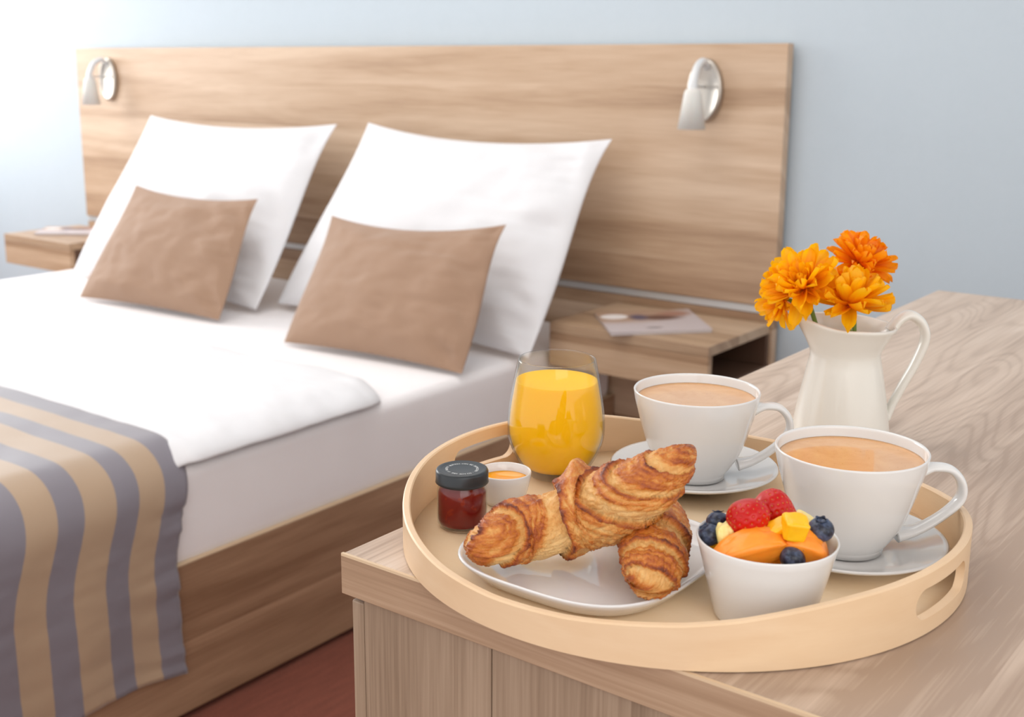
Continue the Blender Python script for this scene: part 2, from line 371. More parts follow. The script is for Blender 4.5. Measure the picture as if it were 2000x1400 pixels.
# duvet: a soft sheet lying on the mattress, edge rounded down over the near side
def drape(name, X0, X1, Y0, Y1, ztop, mat, drop_z, rad, wob, thick, over, uvs=False, origin=None, hemw=0.0, ny=110, n_top=90, dip=None):
    """sheet across the bed: flat at ztop from X0, rolls over at X1 with radius rad and hangs to drop_z"""
    path = [(x, ztop) for x in np.linspace(X0, X1-rad, n_top)]
    zr = min(rad, ztop-drop_z)
    for a in np.linspace(0, np.pi/2, 16)[1:]: path.append((X1-rad+rad*math.sin(a), ztop-zr+zr*math.cos(a)))
    nh = max(2, int((ztop-zr-drop_z)/0.008))
    if ztop-zr-drop_z > 0.005:
        for k in range(1, nh+1): path.append((X1+over*(k/nh), ztop-zr-(ztop-zr-drop_z)*k/nh))
    path = np.array(path); s_ = np.r_[0, np.cumsum(np.hypot(*np.diff(path, axis=0).T))]
    V = []; UVv = []
    for i, (x, z) in enumerate(path):
        tn = path[min(i+1, len(path)-1)]-path[max(i-1, 0)]; tn /= np.hypot(*tn); nrm = np.array([-tn[1], tn[0]])
        if nrm[1] < 0 and abs(nrm[1]) > .5: nrm = -nrm
        if nrm[0] < -0.5: nrm = -nrm
        hang = max(0.0, (ztop-zr-z))
        for y in np.linspace(Y1, Y0, ny):
            q = wob(s_[i], y, hang); V.append((x+nrm[0]*q, y+0.0, z+nrm[1]*q)); UVv.append((s_[i], Y1-y))
    o = mesh(name, V, grid_faces(len(path), ny), mat, None, origin)
    uv = o.data.uv_layers.new(name='UVMap')
    li = np.empty(len(o.data.loops), int); o.data.loops.foreach_get('vertex_index', li)
    uv.data.foreach_set('uv', np.array(UVv)[li].ravel())
    m = o.modifiers.new('thick', 'SOLIDIFY'); m.thickness = thick; m.offset = -1
    return o
def wob_duvet(s_, y, hang):
    e = min(1.0, (1.70-y)/0.05) if y > 1.65 else 1.0
    return 0.006*fbm(s_*4, y*4, 0) + 0.0035*fbm(s_*9, y*14, 2) - 0.012*(1-max(0, e)**0.5)
duvet = drape('duvet', BX0+0.06, BX1-0.006, 1.10, 1.70, 0.470, M['white_linen'], 0.446, 0.100, wob_duvet, 0.012, 0.0, origin=(BXC, 1.05, 0.445))
for v in duvet.data.vertices:
    x, y = v.co.x+BXC, v.co.y+1.05
    c_ = max(0, (y-1.60)/0.10)**2*max(0, (x+1.75)/0.20)**2
    v.co.x -= 0.05*c_; v.co.y -= 0.035*c_; v.co.z -= 0.006*max(0, (y-1.62)/0.08)
    v.co.z -= 0.013*min(1, max(0, (1.19-y)/0.03))
    v.co.x -= 0.040*min(1, max(0, (1.195-y)/0.05))*min(1, max(0, (x+1.70)/0.12))
tag(duvet, 'white duvet lying flat on the mattress, its folded side edge facing the desk', 'duvet')
def wob_run(s_, y, hang):
    a = 0.0025*fbm(s_*7, y*6, 5)
    if hang > 0: a += 0.0025*math.sin(y*38+1.0)*min(1, hang/0.25) + 0.0022*fbm(s_*34, y*7, 1)
    edge = max(0, 1-(1.152-y)/0.06) if hang > 0 else 0
    a += 0.0035*edge*fbm(s_*50, y*3, 4)
    if hang > 0.26: a += 0.006*(hang-0.26)/0.04*abs(math.sin(y*22+fbm(y*9, 0, 0)*2))
    return a
RY1 = 1.182
run = drape('bed_runner', BX0+0.05, BX1+0.005, 0.42, RY1, 0.484, M['runner'], 0.098, 0.10, wob_run, 0.004, 0.006, origin=(BXC, 0.8, 0.48), ny=150)
# the head edge of the hanging part sits slightly closer to the foot than on top
me = run.data
for v in me.vertices:
    x, y, z = v.co; zz = z+0.48; yy = y+0.8
    hang = max(0, 0.45-zz)
    q_ = min(1.0, max(0.0, (0.468-zz)/0.19)); yy -= 0.043*q_*q_*(3-2*q_)
    zz -= 0.008*math.sin(yy*17)*(1 if zz < 0.2 else 0)*(0.2-zz)/0.1
    v.co = (x, yy-0.8, zz-0.48)
tag(run, 'tan and grey-violet striped bed runner draped over the foot of the bed', 'bed runner')

# pillows
def pillow(name, BL, BR, TR, TL, thick, mat, label, group, seed, sag=0.05, back=0.7, wr=0.006, n=70, sag_top=None, cat='pillow', front_dir=(0.25, -1, 0.35)):
    BL, BR, TR, TL = map(lambda a: np.array(a, float), (BL, BR, TR, TL))
    nrm = np.cross(BR-BL, TL-BL); nrm /= np.linalg.norm(nrm)
    if nrm @ np.array(front_dir) < 0: nrm = -nrm
    up_ = (TL+TR-BL-BR)/2; H = np.linalg.norm(up_); up_ /= H; W = np.linalg.norm((BR-BL+TR-TL)/2); rt = (BR-BL+TR-TL)/2/W
    st = sag if sag_top is None else sag_top
    F_, B_ = [], []
    for i in range(n+1):
        for j in range(n+1):
            u, v = i/n, j/n
            # cluster samples to the edges
            u = 0.5-0.5*math.cos(math.pi*u); v = 0.5-0.5*math.cos(math.pi*v)
            p = BL*(1-u)*(1-v)+BR*u*(1-v)+TR*u*v+TL*(1-u)*v
            su, sv = 4*u*(1-u), 4*v*(1-v)
            p = p - up_*st*su*(v**2) + up_*sag*0.25*su*((1-v)**2) - rt*sag*sv*(u**3)*(0.75*v*v*1.2-0.1) + rt*sag*sv*((1-u)**3)*(0.5*v)
            e = max(0.0, su*sv)
            puff = (su**0.55)*(sv**0.55)
            # lower part fuller (filling sinks)
            puff *= 1.12-0.35*v
            edge = min(u, 1-u, v, 1-v)
            wrk = fbm(u*5+seed, v*5, seed)*0.5*wr*min(1, edge*8)*2
            # creases radiating from the corners and side edges
            rr = math.sin((u*1.0+v*0.7)*26+seed+3*fbm(u*3, v*3, seed))*0.8*wr*math.exp(-min(1-u, 1-v*0)*7)*min(1, edge*20)
            pl = abs(fbm(u*2.2+seed, v*11+seed*2, 1.5))*wr*1.3*math.exp(-(1-u)*4.5)*min(1, edge*14)
            F_.append(p+nrm*(thick*puff+wrk+rr-pl)); B_.append(p-nrm*(thick*back*puff))
    V = F_+B_; k = n+1
    Fc = grid_faces(k, k)+[tuple(reversed(f)) for f in grid_faces(k, k, off=k*k)]
    ring = [j for j in range(k)]+[i*k+n for i in range(1, k)]+[n*k+j for j in range(n-1, -1, -1)]+[i*k for i in range(n-1, 0, -1)]
    for a, b in zip(ring, ring[1:]+ring[:1]): Fc.append((a, b, b+k*k, a+k*k))
    o = mesh(name, V, Fc, mat, None, tuple((BL+BR)/2))
    bm = bmesh.new(); bm.from_mesh(o.data); bmesh.ops.remove_doubles(bm, verts=bm.verts, dist=1e-5)
    bmesh.ops.recalc_face_normals(bm, faces=bm.faces); bm.to_mesh(o.data); bm.free()
    o.data.polygons.foreach_set('use_smooth', [True]*len(o.data.polygons))
    return tag(o, label, cat, group)
G1, G2 = 'white pillows against the headboard', 'tan cushions leaning on the white pillows'
pillow('pillow', (-2.40, 2.15, .458), (-1.515, 2.08, .456), (-1.52, 2.41, .917), (-2.30, 2.41, .930), 0.085, M['white_linen'],
       'large white square pillow behind the cushion nearest the desk, right one of the pair', G1, 3.1, sag=0.05, sag_top=0.035, back=0.55, wr=0.011)
pillow('pillow', (-3.27, 2.10, .458), (-2.385, 2.06, .456), (-2.415, 2.405, .922), (-3.25, 2.405, .922), 0.085, M['white_linen'],
       'large white square pillow at the window side of the bed, left one of the pair', G1, 7.7, sag=0.05, sag_top=0.03, back=0.55, wr=0.011)
pillow('cushion', (-2.062, 1.862, .452), (-1.553, 1.895, .452), (-1.585, 2.09, .745), (-2.125, 2.09, .722), 0.052, M['brown_linen'],
       'tan linen cushion propped on the right white pillow, the one nearest the desk', G2, 12.3, sag=0.035, sag_top=0.03, back=0.5, cat='cushion', wr=0.008)
pillow('cushion', (-2.915, 1.885, .452), (-2.372, 1.925, .452), (-2.405, 2.10, .742), (-2.925, 2.10, .745), 0.052, M['brown_linen'],
       'tan linen cushion leaning on the left white pillow, the one nearer the window', G2, 21.9, sag=0.03, sag_top=0.022, back=0.5, cat='cushion', wr=0.008)

# ================================================================== NIGHTSTANDS
def nightstand(x0, x1, open_side, label):
    yf = 2.197; zt = 0.515; zb = 0.415; yb = BYW
    r = thing('nightstand', ((x0+x1)/2, yf+0.14, zb), label, 'nightstand', 'wall-hung nightstands beside the bed')
    box('top_board', (x0, yf, zt-0.022), (x1, yb, zt), M['oak_x_y'], r, bev=0.001)
    box('front_board', (x0, yf, zb), (x1, yf+0.018, zt-0.0225), M['night_front'], r, bev=0.001)
    box('bottom_board', (x0, yf+0.0185, zb), (x1, yb, zb+0.006), M['niche_shade'], r, bev=0.0)
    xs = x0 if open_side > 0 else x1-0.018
    box('side_board', (xs, yf+0.0185, zb+0.0065), (xs+0.018, yb, zt-0.0225), M['niche_shade'], r, bev=0.001)
    box('back_board', (x0+0.02, yb-0.014, zb+0.0065), (x1-0.001, yb-0.002, zt-0.0225), M['niche_shade'], r, bev=0.0)
    return r
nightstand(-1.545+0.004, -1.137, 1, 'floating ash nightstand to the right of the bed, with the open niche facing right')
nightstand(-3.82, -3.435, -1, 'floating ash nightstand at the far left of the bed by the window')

# magazines: printed cover is a flat picture
t = NT('magazine_cover'); s = t.sep(t.coord('UV'))
def ell(cx_, cy_, rx, ry, soft=0.15):
    a = t.math('DIVIDE', t.math('SUBTRACT', s[0], cx_), rx); b = t.math('DIVIDE', t.math('SUBTRACT', s[1], cy_), ry)
    d = t.math('SQRT', t.math('ADD', t.math('MULTIPLY', a, a), t.math('MULTIPLY', b, b)))
    nd = t.n('ShaderNodeMapRange'); t.l(d, nd.inputs[0]); nd.inputs[1].default_value = 1+soft; nd.inputs[2].default_value = 1-soft; return nd.outputs[0]
c_ = t.mix(ell(0.2, 1.0, 0.75, 0.55, 0.2), lin((196, 186, 188)), lin((176, 146, 124)))
c_ = t.mix(ell(0.16, 0.72, 0.14, 0.12, 0.1), c_, lin((236, 232, 232)))
c_ = t.mix(ell(0.62, 0.62, 0.20, 0.12, 0.4), c_, lin((104, 72, 62)))
c_ = t.mix(ell(0.80, 0.78, 0.16, 0.10, 0.4), c_, lin((166, 122, 104)))
c_ = t.mix(ell(0.40, 0.66, 0.09, 0.13, 0.4), c_, lin((92, 84, 104)))
c_ = t.mix(ell(0.46, 0.16, 0.08, 0.025, 0.3), c_, lin((96, 90, 94)))
t.set(Base_Color=c_, Roughness=0.5); M['cover'] = t.m
M['pages'] = plain('magazine_pages', (206, 198, 198), 0.6).m
def magazine(A, du, dv, z, label):
    A = np.array(A); du = np.array(du); dv = np.array(dv)
    ctr = A+(du+dv)/2
    r = thing('magazine', (ctr[0], ctr[1], z), label, 'magazine', 'magazines on the nightstands')
    for nm, za, zb_, mt, ins in (('pages', z+0.0006, z+0.0066, M['pages'], 0.0015), ('cover', z+0.0068, z+0.0078, M['cover'], 0.0)):
        q = [A+du*ins*4+dv*ins*4, A+du*(1-ins*4)+dv*ins*4, A+du*(1-ins*4)+dv*(1-ins*4), A+du*ins*4+dv*(1-ins*4)]
        V = [(p[0], p[1], zz) for zz in (za, zb_) for p in q]
        o = mesh(nm, V, [(3, 2, 1, 0), (4, 5, 6, 7), (0, 1, 5, 4), (1, 2, 6, 5), (2, 3, 7, 6), (3, 0, 4, 7)], mt, r, smooth=False)
        uvl = o.data.uv_layers.new(name='UVMap'); uvc = [(0, 0), (1, 0), (1, 1), (0, 1)]
        for l_ in o.data.loops: uvl.data[l_.index].uv = uvc[l_.vertex_index % 4]
    q = [A, A+du, A+du+dv, A+dv]
magazine((-1.352, 2.158), (0.155, 0.170), (-0.150, 0.163), 0.515, 'glossy magazine with a portrait cover lying skewed on the right nightstand')
magazine((-3.70, 2.235), (0.17, 0.125), (-0.115, 0.125), 0.515, 'pale magazine lying on the left nightstand by the window')

# ================================================================== SCONCES
def sconce(px, pz, label):
    y = BYW-0.0005
    r = thing('wall_lamp', (px, y, pz-0.07), label, 'wall lamp', 'reading lamps on the headboard')
    # oval back plate
    V = []; n = 64
    for k, (s_, d) in enumerate(((1.0, 0.0), (1.0, 0.010), (0.95, 0.0135), (0.86, 0.0145), (0.80, 0.012), (0.0, 0.0118))):
        for a in np.linspace(0, 2*np.pi, n, endpoint=False): V.append((px+0.043*s_*math.cos(a), y-d, pz+0.071*s_*math.sin(a)))
    mesh('back_plate', V, grid_faces(6, n, wrapv=True)+[tuple(range(n))], M['plate_metal'], r)
    sx, sy, sz = px+0.014, y-0.088, pz-0.002   # shade top
    tube('pin', [(px, y-0.012, pz+0.008), (px+0.004, y-0.05, pz+0.01), (px+0.010, y-0.078, pz+0.008)], 0.0028, M['steel'], r, n=12, samples=12)
    tube('arm', [(px+0.006, y-0.010, pz+0.050), (px+0.008, y-0.034, pz+0.064), (px+0.011, y-0.066, pz+0.052), (sx, sy+0.002, pz+0.022), (sx, sy, sz+0.006)],
         [0.0075, 0.0085, 0.0085, 0.0095, 0.011], M['sconce_white'], r, n=20, side=(1, 0, 0))
    sh = lathe('lamp_shade', [(0.009, 0.010), (0.017, 0.004), (0.0195, -0.004), (0.031, -0.080), (0.0295, -0.080), (0.018, -0.004), (0.0, 0.002)], (sx, sy, sz), M['shade'], r, n=48)
    lathe('bulb', [(0.0, -0.062), (0.010, -0.058), (0.014, -0.045), (0.010, -0.025), (0.006, -0.002), (0.0, 0.0)], (sx, sy, sz), M['sconce_white'], r, n=24)
    return r
sconce(-1.322, 1.030, 'white metal reading lamp with cone shade near the right end of the headboard')
sconce(-3.575, 1.030, 'white metal reading lamp at the left end of the headboard by the window')

# ================================================================== DESK
ZD = 0.75
desk = thing('desk', (0.1, 1.2, 0), 'light greyish ash desk carrying the breakfast tray, in the right foreground', 'desk')
box('desk_top', (-0.580, 0.5735, ZD-0.031), (0.75, 1.872, ZD), M['desk_top'], desk, bev=0.0012)
box('edge_strip', (-0.581, 0.5712, ZD-0.031), (0.75, 0.5733, ZD-0.0005), M['desk_edge'], desk, bev=0.0006)
box('edge_lip', (-0.5805, 0.5711, ZD-0.0018), (0.75, 0.5735, ZD+0.0002), M['edge_light'], desk, bev=0.0)
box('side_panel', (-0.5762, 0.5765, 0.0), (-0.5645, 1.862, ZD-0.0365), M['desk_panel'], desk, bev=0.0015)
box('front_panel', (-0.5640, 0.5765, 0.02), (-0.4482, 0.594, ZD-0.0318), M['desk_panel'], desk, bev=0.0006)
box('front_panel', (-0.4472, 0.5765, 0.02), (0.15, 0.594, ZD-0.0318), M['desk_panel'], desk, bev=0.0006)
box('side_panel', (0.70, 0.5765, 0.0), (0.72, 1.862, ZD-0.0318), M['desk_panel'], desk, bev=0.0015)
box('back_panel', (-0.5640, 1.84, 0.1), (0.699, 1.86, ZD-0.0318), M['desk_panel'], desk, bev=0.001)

# ================================================================== TRAY
TC = np.array([-0.4052, 0.7440]); TR_, TH, TF = 0.2015, 0.0345, 0.0035
tray = thing('round_tray', (TC[0], TC[1], ZD), 'large round pale birch tray with raised rim and two oval hand holes', 'tray')
ri = TR_-0.0056
rim = lathe('rim', [(ri, 0.0005), (ri, TH-0.001), (ri+0.001, TH), (TR_-0.001, TH), (TR_, TH-0.001), (TR_, 0.001), (TR_-0.001, 0.0005), (ri, 0.0005)], (TC[0], TC[1], ZD), M['birch_rim'], tray, n=256)
# the rim is low at front and back and rises towards the two hand holes
for v in rim.data.vertices:
    c_ = abs(math.cos(math.atan2(v.co.y, v.co.x)+math.radians(5.2)))
    hh = float(np.interp(c_, [0, 0.26, 0.33, 0.59, 0.71, 0.81, 0.91, 1.0], [0.0222, 0.0236, 0.0245, 0.0290, 0.0325, 0.0368, 0.0405, 0.0425]))
    if v.co.z > 0.01: v.co.z += hh-TH
bm = bmesh.new(); bm.from_mesh(rim.data); bmesh.ops.remove_doubles(bm, verts=bm.verts, dist=1e-6); bmesh.ops.recalc_face_normals(bm, faces=bm.faces); bm.to_mesh(rim.data); bm.free()
# cut the two hand holes
cuts = []
for deg in (-4.6, 175.4):
    a0 = math.radians(deg); er = np.array([math.cos(a0), math.sin(a0), 0]); et = np.array([-math.sin(a0), math.cos(a0), 0]); ez = np.array([0, 0, 1.])
    base = er*TR_+ez*0.0218; hl, hr = 0.0375, 0.0102
    ol = [(hl-hr+hr*math.cos(a), hr*math.sin(a)) for a in np.linspace(-np.pi/2, np.pi/2, 14)]+[(-hl+hr+hr*math.cos(a), hr*math.sin(a)) for a in np.linspace(np.pi/2, 1.5*np.pi, 14)]
    V = [base+er*d+et*x+ez*y for d in (-0.03, 0.03) for x, y in ol]; k = len(ol)
    me = bpy.data.meshes.new('cut'); me.from_pydata([tuple(v) for v in V], [], [tuple(range(k)), tuple(range(k, 2*k))]+[(i, (i+1) % k, (i+1) % k+k, i+k) for i in range(k)])
    bm = bmesh.new(); bm.from_mesh(me); bmesh.ops.recalc_face_normals(bm, faces=bm.faces); bm.to_mesh(me); bm.free()
    o = bpy.data.objects.new('cut', me); COL.objects.link(o); o.parent = tray; cuts.append(o)
    md = rim.modifiers.new('b', 'BOOLEAN'); md.operation = 'DIFFERENCE'; md.object = o; md.solver = 'EXACT'
bpy.context.view_layer.update()
dg = bpy.context.evaluated_depsgraph_get()
nm = bpy.data.meshes.new_from_object(rim.evaluated_get(dg)); rim.modifiers.clear(); old = rim.data; rim.data = nm; nm.name = 'rim'
bpy.data.meshes.remove(old)
for o in cuts: bpy.data.objects.remove(o)
nm.polygons.foreach_set('use_smooth', [False]*len(nm.polygons))
try: nm.set_sharp_from_angle(angle=math.radians(25)); nm.polygons.foreach_set('use_smooth', [True]*len(nm.polygons))
except Exception: pass
lathe('tray_floor', [(0, 0.0004), (ri-0.0001, 0.0004), (ri-0.0001, TF), (0, TF)], (TC[0], TC[1], ZD), M['birch_floor'], tray, n=128)
ZT = ZD+TF

# ================================================================== CUPS
HDIR = math.atan2(RIGHT[1], RIGHT[0])
def cup(c, hang, saucer_r, lab_c, lab_s, scale=1.0, hrot=0.0):
    z = ZT
    sroot_c = (c[0], c[1], z)
    S = lathe('saucer', [(0, 0.0035), (0.026, 0.0030), (0.0265, 0.0002), (0.030, 0.0002), (0.033, 0.0025), (0.050, 0.0065), (saucer_r-0.002, 0.0135), (saucer_r, 0.0150), (saucer_r-0.0012, 0.0160),
              (saucer_r-0.004, 0.0152), (0.050, 0.0092), (0.036, 0.0062), (0.030, 0.0060), (0.026, 0.0048), (0, 0.0046)], sroot_c, M['porcelain'], None, n=128, origin=sroot_c)
    tag(S, lab_s, 'saucer', 'white saucers on the tray')
    zc = z+0.0056; H = 0.0797-0.0056; HS = H/0.0696
    r = thing('coffee_cup', (c[0], c[1], zc), lab_c, 'cup', 'white cups of coffee on the tray')
    R = 0.0522*scale
    out = [(0.0, 0.0035), (0.0215, 0.0030), (0.0225, 0.0002), (0.0255, 0.0002), (0.0262, 0.004), (0.0310, 0.0105), (0.0375, 0.021), (0.0425, 0.034), (0.0468, 0.048), (0.0502, 0.060), (0.0518, 0.0688)]
    inn = [(0.0512, 0.0696), (0.0500, 0.0688), (0.0484, 0.060), (0.0450, 0.048), (0.0405, 0.034), (0.0350, 0.021), (0.027, 0.0110), (0.015, 0.0078), (0.0, 0.0072)]
    o_ = spline(out[4:], 40); i_ = spline(inn[1:], 40)
    prof = out[:4]+[tuple(p) for p in o_]+[inn[0]]+[tuple(p) for p in i_]
    prof = [(p[0]*R/0.0518, p[1]*HS) for p in prof]
    lathe('cup_body', prof, (c[0], c[1], zc), M['porcelain'], r, n=128)
    cz = H-0.0085
    rc = np.interp(cz/HS, [p[1] for p in inn[::-1]], [p[0] for p in inn[::-1]])*R/0.0518
    cf = lathe('coffee', [(0, cz), (rc-0.004, cz), (rc-0.001, cz+0.0002), (rc+0.0004, cz+0.0010), (rc+0.0002, cz-0.004), (0, cz-0.004)], (c[0], c[1], zc), M['coffee'], r, n=96)
    a = HDIR+hrot; hx, hy = math.cos(a), math.sin(a)
    hk = 1.0 if scale == 1.0 else 0.94
    def P(d, zz): return (c[0]+hx*(0.047+(d-0.047)*hk), c[1]+hy*(0.047+(d-0.047)*hk), zc+zz*HS)
    k = R/0.0518
    tube('handle', [P(0.0470*k, 0.0535), P(0.0570, 0.0560), P(0.0700, 0.0545), P(0.0785, 0.0455), P(0.0785, 0.0340), P(0.0670, 0.0225), P(0.0500, 0.0125), P(0.0350, 0.0090)],
         [0.0048, 0.0031, 0.0030, 0.0031, 0.0031, 0.0029, 0.0032, 0.0050], M['porcelain'], r, n=24, flat=2.1, side=(-hy, hx, 0), samples=64)
cup((-0.2930, 0.7855), 0, 0.069, 'white coffee cup in front on the right, beside the fruit bowl', 'white saucer under the front coffee cup near the hand hole')
cup((-0.4510, 0.8540), 0, 0.069, 'white coffee cup at the back, between the juice glass and the jug', 'white saucer under the rear coffee cup', scale=0.985)

# ================================================================== JUICE GLASS
gc = (-0.550, 0.7955, ZT)
gl = thing('juice_glass', gc, 'stemless glass tumbler filled with orange juice', 'glass')
outp = [(0.0, 0.0002), (0.0190, 0.0002), (0.0215, 0.0012), (0.0275, 0.0075), (0.0345, 0.0180), (0.0396, 0.0310), (0.0407, 0.0420), (0.0399, 0.0560), (0.0373, 0.0720), (0.0344, 0.0880), (0.0323, 0.0980)]
inp_ = [(0.0315, 0.0988), (0.0308, 0.0980), (0.0330, 0.0880), (0.0359, 0.0720), (0.0385, 0.0560), (0.0395, 0.0420), (0.0382, 0.0310), (0.0330, 0.0185), (0.0255, 0.0085), (0.0130, 0.0050), (0.0, 0.0045)]
outp = [(a, b*1.03) for a, b in outp]; inp_ = [(a, b*1.03) for a, b in inp_]
pr = outp[:2]+[tuple(p) for p in spline(outp[2:], 48)]+[inp_[0]]+[tuple(p) for p in spline(inp_[1:], 48)]
lathe('glass_body', pr, gc, M['glass'], gl, n=128)
jz = 0.0830
ii = spline(inp_[1:], 48)[::-1]
jp = [(0.0, 0.0052)]+[(max(0.001, r_-0.0005), z_+0.0004) for r_, z_ in ii if 0.0052 < z_ < jz-0.0005]
rj = np.interp(jz, ii[:, 1], ii[:, 0])-0.0005; jp += [(rj, jz+0.0003), (rj-0.0012, jz)]
lathe('orange_juice', jp+[(0, jz)], gc, M['juice'], gl, n=96)

# ================================================================== JAM JAR
jc = (-0.540, 0.6590, ZT)
jr = thing('jam_jar', jc, 'small glass jar of red jam with black screw lid', 'jar')
op = [(0, 0.0005), (0.0150, 0.0002), (0.0172, 0.0010), (0.0186, 0.0040), (0.0188, 0.0080), (0.0188, 0.0280), (0.0182, 0.0312), (0.0167, 0.0330), (0.0165, 0.0400), (0.0150, 0.0402), (0.0150, 0.0332), (0.0167, 0.0308), (0.0181, 0.0272), (0.0182, 0.0070), (0.0174, 0.0034), (0.0140, 0.0026), (0, 0.0024)]
lathe('jar_glass', op, jc, M['glass'], jr, n=96)
lathe('jam', [(0, 0.0027), (0.0138, 0.0028), (0.0171, 0.0037), (0.0180, 0.0072), (0.0179, 0.0270), (0.0164, 0.0306), (0.0148, 0.0328), (0.0148, 0.0345), (0, 0.0346)], jc, M['jam'], jr, n=64)
ld = lathe('lid', [(0.0168, 0.0352), (0.0192, 0.0348), (0.0200, 0.0355), (0.0197, 0.0370), (0.0197, 0.0436), (0.0190, 0.0450), (0.0178, 0.0455), (0.0160, 0.0450), (0.0150, 0.0448), (0.0, 0.0448)], jc, M['lid'], jr, n=96)
# ring lettering
msg = 'SAFETY BUTTON CAN BE DEPRESSED - DO NOT USE IF '
V = []; Fc = []
away = math.atan2(jc[1], jc[0])
cv = bpy.data.curves.new('lt', 'FONT'); cv.size = 0.0027; cv.offset = 0.00006; cv.align_x = 'CENTER'; to = bpy.data.objects.new('lt', cv); COL.objects.link(to)
for i, ch in enumerate(msg):
    if ch == ' ': continue
    cv.body = ch; bpy.context.view_layer.update(); dg = bpy.context.evaluated_depsgraph_get()
    tm = to.evaluated_get(dg).to_mesh()
    ang = away + 1.15 - (i-5)/len(msg)*2*math.pi
    b = len(V)
    for v in tm.vertices:
        x, y = v.co.x, v.co.y+0.0106
        rx = Matrix.Rotation(ang-math.pi/2, 2) @ Vector((x, y)); V.append((jc[0]+rx.x, jc[1]+rx.y, jc[2]+0.04492))
    Fc += [tuple(b+k for k in p.vertices) for p in tm.polygons]
    to.evaluated_get(dg).to_mesh_clear()
bpy.data.objects.remove(to); bpy.data.curves.remove(cv)
lt = mesh('lettering', V, Fc, M['lid_text'], jr, smooth=False)

# ================================================================== HONEY CUP
hc = (-0.545, 0.7180, ZT)
hr_ = thing('honey_cup', hc, 'tiny white porcelain cup of golden honey behind the jam jar', 'small cup')
hp = [(0, 0.0018), (0.0128, 0.0012), (0.0136, 0.0002), (0.0150, 0.0004), (0.0168, 0.0050), (0.0188, 0.0120), (0.0203, 0.0190), (0.0212, 0.0255), (0.0207, 0.0264), (0.0198, 0.0258), (0.0190, 0.0190), (0.0174, 0.0120), (0.0150, 0.0060), (0.0100, 0.0036), (0, 0.0034)]
lathe('cup_body', hp, hc, M['porcelain'], hr_, n=96)
lathe('honey', [(0, 0.0192), (0.0188, 0.0192), (0.0192, 0.0198), (0.0188, 0.0160), (0, 0.0160)], hc, M['honey'], hr_, n=64)

# ================================================================== PLATE
pc = np.array([-0.4190, 0.6540]); hx_, hy_ = 0.0810, 0.0860
def rsq(hx, hy, cr, n=24):
    out = []
    for a in np.linspace(0, 2*np.pi, 96, endpoint=False):
        ca, sa = math.cos(a), math.sin(a); k = (abs(ca)**3.1+abs(sa)**3.1)**(-1/3.1)
        out.append((hx*k*ca, hy*k*sa))
    return out
rings = [(0.030, 0.0005), (0.029, 0.0002), (0.0185, 0.0012), (0.010, 0.0052), (0.003, 0.0125), (0.0002, 0.0158), (0.0006, 0.0170), (0.0020, 0.0170), (0.0036, 0.0150), (0.0090, 0.0092), (0.0150, 0.0062), (0.024, 0.0052), (0.040, 0.0050)]
V = []
for ins, z in rings:
    cr = max(0.012, 0.058-ins*0.9)
    for x, y in rsq(hx_-ins, hy_-ins, cr): V.append((pc[0]+x, pc[1]+y, ZT+z))
n = 96; Fc = grid_faces(len(rings), n, wrapv=True); Fc.append(tuple(range(n))); Fc.append(tuple(range((len(rings)-1)*n, len(rings)*n)))
tag(mesh('plate', V, Fc, M['plate'], None, (pc[0], pc[1], ZT)), 'white rounded-square plate holding the two croissants', 'plate')

